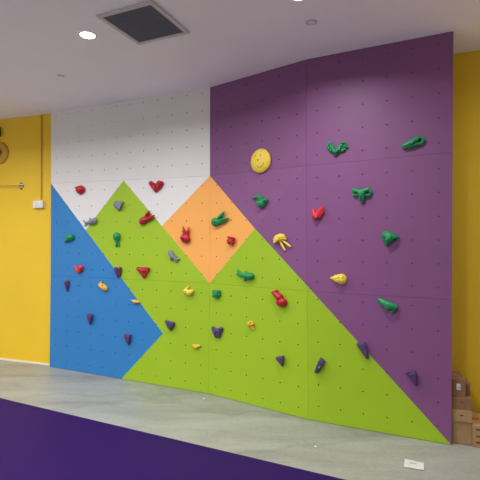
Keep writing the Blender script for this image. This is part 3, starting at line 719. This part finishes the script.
make_hold('ice_cream_hold', 'small yellow ice cream cone climbing hold low on the green mountain right of the butterfly', 'hold_amber', 251.5, 325.5,
    [('e', 250.5, 323.6, .02, 2.8, 2.6, .03), ('e', 249, 325, .02, 1.4, 1.3, .022), ('e', 252.6, 324.3, .02, 1.3, 1.3, .022), C(251.4, 325.5, .018, 1.9, 254.2, 329.8, .012, .6)], [C(249.5, 326.2, .045, .3, 253.5, 324.8, .045, .3)], .003, [(250, 323)], 'dark_bolt')
make_hold('lower_banana_hold', 'small yellow banana climbing hold lowest on the green area, left of the joint', 'hold_amber', 196, 346.5,
    [C(192.7, 345.2, .012, .7, 195.6, 347, .022, 1.7), C(195.6, 347, .022, 1.7, 200, 345.6, .012, .8), C(193.5, 345.2, .014, .8, 199, 345.4, .014, .8)], [], .004, [])
make_hold('wedge_hold', 'dark purple pointed wedge climbing hold low on the green mountain, left of the purple peg', 'hold_purple', 280.5, 360.5,
    [outline([(275.3, 358.2), (277, 356.6), (283.7, 355.3), (284.1, 361), (282.8, 366.4), (281.6, 366), (276.6, 360.2)], .055, shrink=.55)], [C(277, 358.4, .06, .4, 283, 359.6, .06, .35)], 0, [])
make_hold('peg_hold', 'purple slanting peg climbing hold low on the green mountain, right of the purple wedge', 'hold_purple', 320, 365,
    [outline([(320.4, 357.4), (322.8, 358.6), (325.6, 361.3), (322.4, 366.5), (318, 372.8), (315.4, 373.3), (314.3, 371.4), (316.2, 366), (318.4, 361)], .055, shrink=.6)], [C(318.6, 362, .062, .4, 323, 365, .06, .35)], 0, [(319, 367.2)])
make_hold('crystal_hold', 'dark purple pointed crystal climbing hold on the border of the green slope and purple', 'hold_purple', 363, 349.5,
    [outline([(356.2, 344), (357.6, 342.8), (364.4, 341.4), (366.2, 345.2), (369.2, 357.2), (368, 359.2), (366.2, 358.8), (361.4, 352.4)], .055, shrink=.6, shift=(.3, -.8))], [C(359.5, 344.8, .06, .35, 364.5, 344, .062, .35)], 0, [])
make_hold('shark_tooth_hold', 'dark purple stepped tooth climbing hold in the bottom right purple corner', 'hold_purple', 411.5, 377.5,
    [outline([(405.2, 373.4), (405.6, 372.4), (408.6, 371), (411.4, 373.2), (409.8, 377.6)], .03, shrink=.75), outline([(408.2, 374.8), (414.9, 370.6), (416.3, 373), (417.2, 378.6), (416.6, 386), (415, 385.4), (410.6, 379)], .06, shrink=.6, shift=(0, -.8))], [C(409.2, 376.2, .066, .35, 415.8, 372.6, .066, .35)], 0, [])

# ------------------------------------------------------------------ cardboard boxes by the right end of the wall
bd = Vector((.955, -.297, 0)).normalized(); bn = Vector((bd.y, -bd.x, 0))
if bn.y < 0: bn = -bn                           # bn points away from the viewer
def box_mx(p, ang=0):
    R = Matrix.Rotation(ang, 3, 'Z')
    ex = R @ bd; ey = R @ bn
    return Matrix(((ex.x, ey.x, 0, p.x), (ex.y, ey.y, 0, p.y), (0, 0, 1, p.z), (0, 0, 0, 1)))
def carton(label, p, w, dd, hh, m='card', ang=0, tape=True, marks=(), paper=None, slots=(), name='cardboard_box'):
    """p: front left bottom corner"""
    t = thing(name, label, 'box', box_mx(p, ang), 'cardboard boxes piled by the right end of the climbing wall')
    bm = bmesh.new(); add_box(bm, (w / 2, dd / 2, hh / 2 - .002), (w, dd, hh - .004), bevel=.003); mesh_obj('carton_body', bm, m, t)
    bm = bmesh.new()
    for k in (0, 1): add_box(bm, (w / 2, dd * (.25 + .5 * k), hh - .0025), (w - .004, dd / 2 - .002, .005), bevel=.001)
    mesh_obj('top_flap', bm, m, t)
    if tape:
        bm = bmesh.new(); add_box(bm, (w / 2, dd / 2, hh + .0006), (w - .002, .05, .0012)); mesh_obj('tape', bm, 'tape', t)
    for (x, z, r) in marks:
        bm = bmesh.new(); add_cyl(bm, (x, -.0005, z), r, .0012, 14, axis='Y'); add_box(bm, (x, -.0005, z), (r * 3.4, .0012, r * .6)); mesh_obj('printed_mark', bm, 'print', t)
    for (x, z) in slots:
        bm = bmesh.new(); add_box(bm, (x, -.0005, z), (.05, .0012, .012)); mesh_obj('printed_mark', bm, 'print', t)
    if paper:
        x, z, a, b = paper
        bm = bmesh.new(); add_box(bm, (x, -.001, z), (a, .0016, b)); l = mesh_obj('paper_label', bm, 'paper', t); l['label'] = 'white shipping label'
        bm = bmesh.new(); add_box(bm, (x + a * .15, -.0023, z - b * .1), (a * .4, .0008, b * .35)); mesh_obj('label_print', bm, 'teal_ink', l)
    return t
base = on_z(451.9, 445.4, .001) + bn * .045 + bd * .0
up = Vector((0, 0, 1))
carton('large plain cardboard box at the bottom of the pile beside the purple panel', base, .158, .28, .192, 'card', marks=())
b2 = base + bd * .1595 - bn * .02
carton('cardboard box with printed marks on the floor right of the large bottom box', b2, .3, .3, .178, 'card', slots=[(.05, .145), (.05, .09), (.05, .04)])
b3 = base + up * .1926 - bn * .018
carton('flat cardboard box lying on the large bottom box', b3, .157, .28, .1, 'card', marks=[(.078, .055, .008)], tape=False)
b4 = b3 + up * .1006 + bd * .001 + bn * .004
carton('flat brown cardboard box third from the floor, under the box with a white label', b4, .153, .27, .1, 'card_dark', marks=[(.08, .06, .007)], tape=False)
b5 = b4 + up * .1006 + bd * .004 + bn * .012
carton('small brown cardboard box with a white label on top of the pile', b5, .106, .25, .148, 'card_dark', ang=math.radians(2), paper=(.052, .085, .03, .05))
b6 = b4 + up * .1006 + bd * .117 + bn * .07
carton('small brown cardboard box standing behind and right of the top box', b6, .04, .17, .1, 'card_dark', tape=False)

# paper scrap on the floor
cs = [on_z(u, v, .002) for u, v in ((404.8, 459.2), (423.8, 463.6), (424, 471), (403.8, 467.3))]
bm = bmesh.new()
NX, NY = 8, 5
G = []
for i in range(NX + 1):
    a = i / NX; L = []
    for j in range(NY + 1):
        b = j / NY
        p = cs[0] * (1 - a) * (1 - b) + cs[1] * a * (1 - b) + cs[2] * a * b + cs[3] * (1 - a) * b
        L.append(bm.verts.new((p.x, p.y, .0025 + .003 * a * b + .0015 * math.sin(a * 5 + b * 3) ** 2)))
    G.append(L)
for i in range(NX):
    for j in range(NY): bm.faces.new((G[i][j], G[i + 1][j], G[i + 1][j + 1], G[i][j + 1]))
q = bmesh.ops.extrude_face_region(bm, geom=list(bm.faces))
for v in [x for x in q['geom'] if isinstance(x, bmesh.types.BMVert)]: v.co.z += .003
pp = tag(mesh_obj('paper_sheet', bm, 'paper'), 'small white paper card lying on the concrete floor near the boxes', 'paper')
bm = bmesh.new()
p = on_z(413, 463, .0085); add_box(bm, p, (.05, .012, .0012), Matrix.Rotation(-.35, 3, 'Z'))
mesh_obj('printed_line', bm, 'ink', pp)
for (u, v, r, lab) in ((204, 399.3, .012, 'tiny white crumb on the floor at the foot of the green panel'), (315.5, 447.3, .011, 'tiny white crumb on the concrete near the mat edge')):
    bm = bmesh.new(); bmesh.ops.create_icosphere(bm, subdivisions=2, radius=r)
    for x in bm.verts: x.co *= .8 + .35 * random.random(); x.co.z *= .5
    z0 = min(x.co.z for x in bm.verts)
    bmesh.ops.translate(bm, vec=on_z(u, v, 0) - Vector((0, 0, z0 - .0005)), verts=bm.verts)
    tag(mesh_obj('plaster_crumb', bm, 'crumb'), lab, 'crumb', 'plaster crumbs on the floor')

# ------------------------------------------------------------------ camera, world, colour
cam = bpy.data.cameras.new('camera'); cam.sensor_width = 36; cam.lens = 36 * F / 480; cam.shift_y = -1.0 / 480
co = bpy.data.objects.new('camera', cam); COL.objects.link(co)
co.location = CAM; co.rotation_euler = (math.pi / 2, 0, 0)
SC.camera = co
w = bpy.data.worlds.new('world'); SC.world = w; w.use_nodes = True
w.node_tree.nodes['Background'].inputs['Color'].default_value = (.8, .82, .9, 1); w.node_tree.nodes['Background'].inputs['Strength'].default_value = .2
SC.view_settings.view_transform = 'Standard'; SC.view_settings.look = 'None'
SC.view_settings.exposure = -0.5; SC.view_settings.gamma = 1; SC.view_settings.use_curve_mapping = False
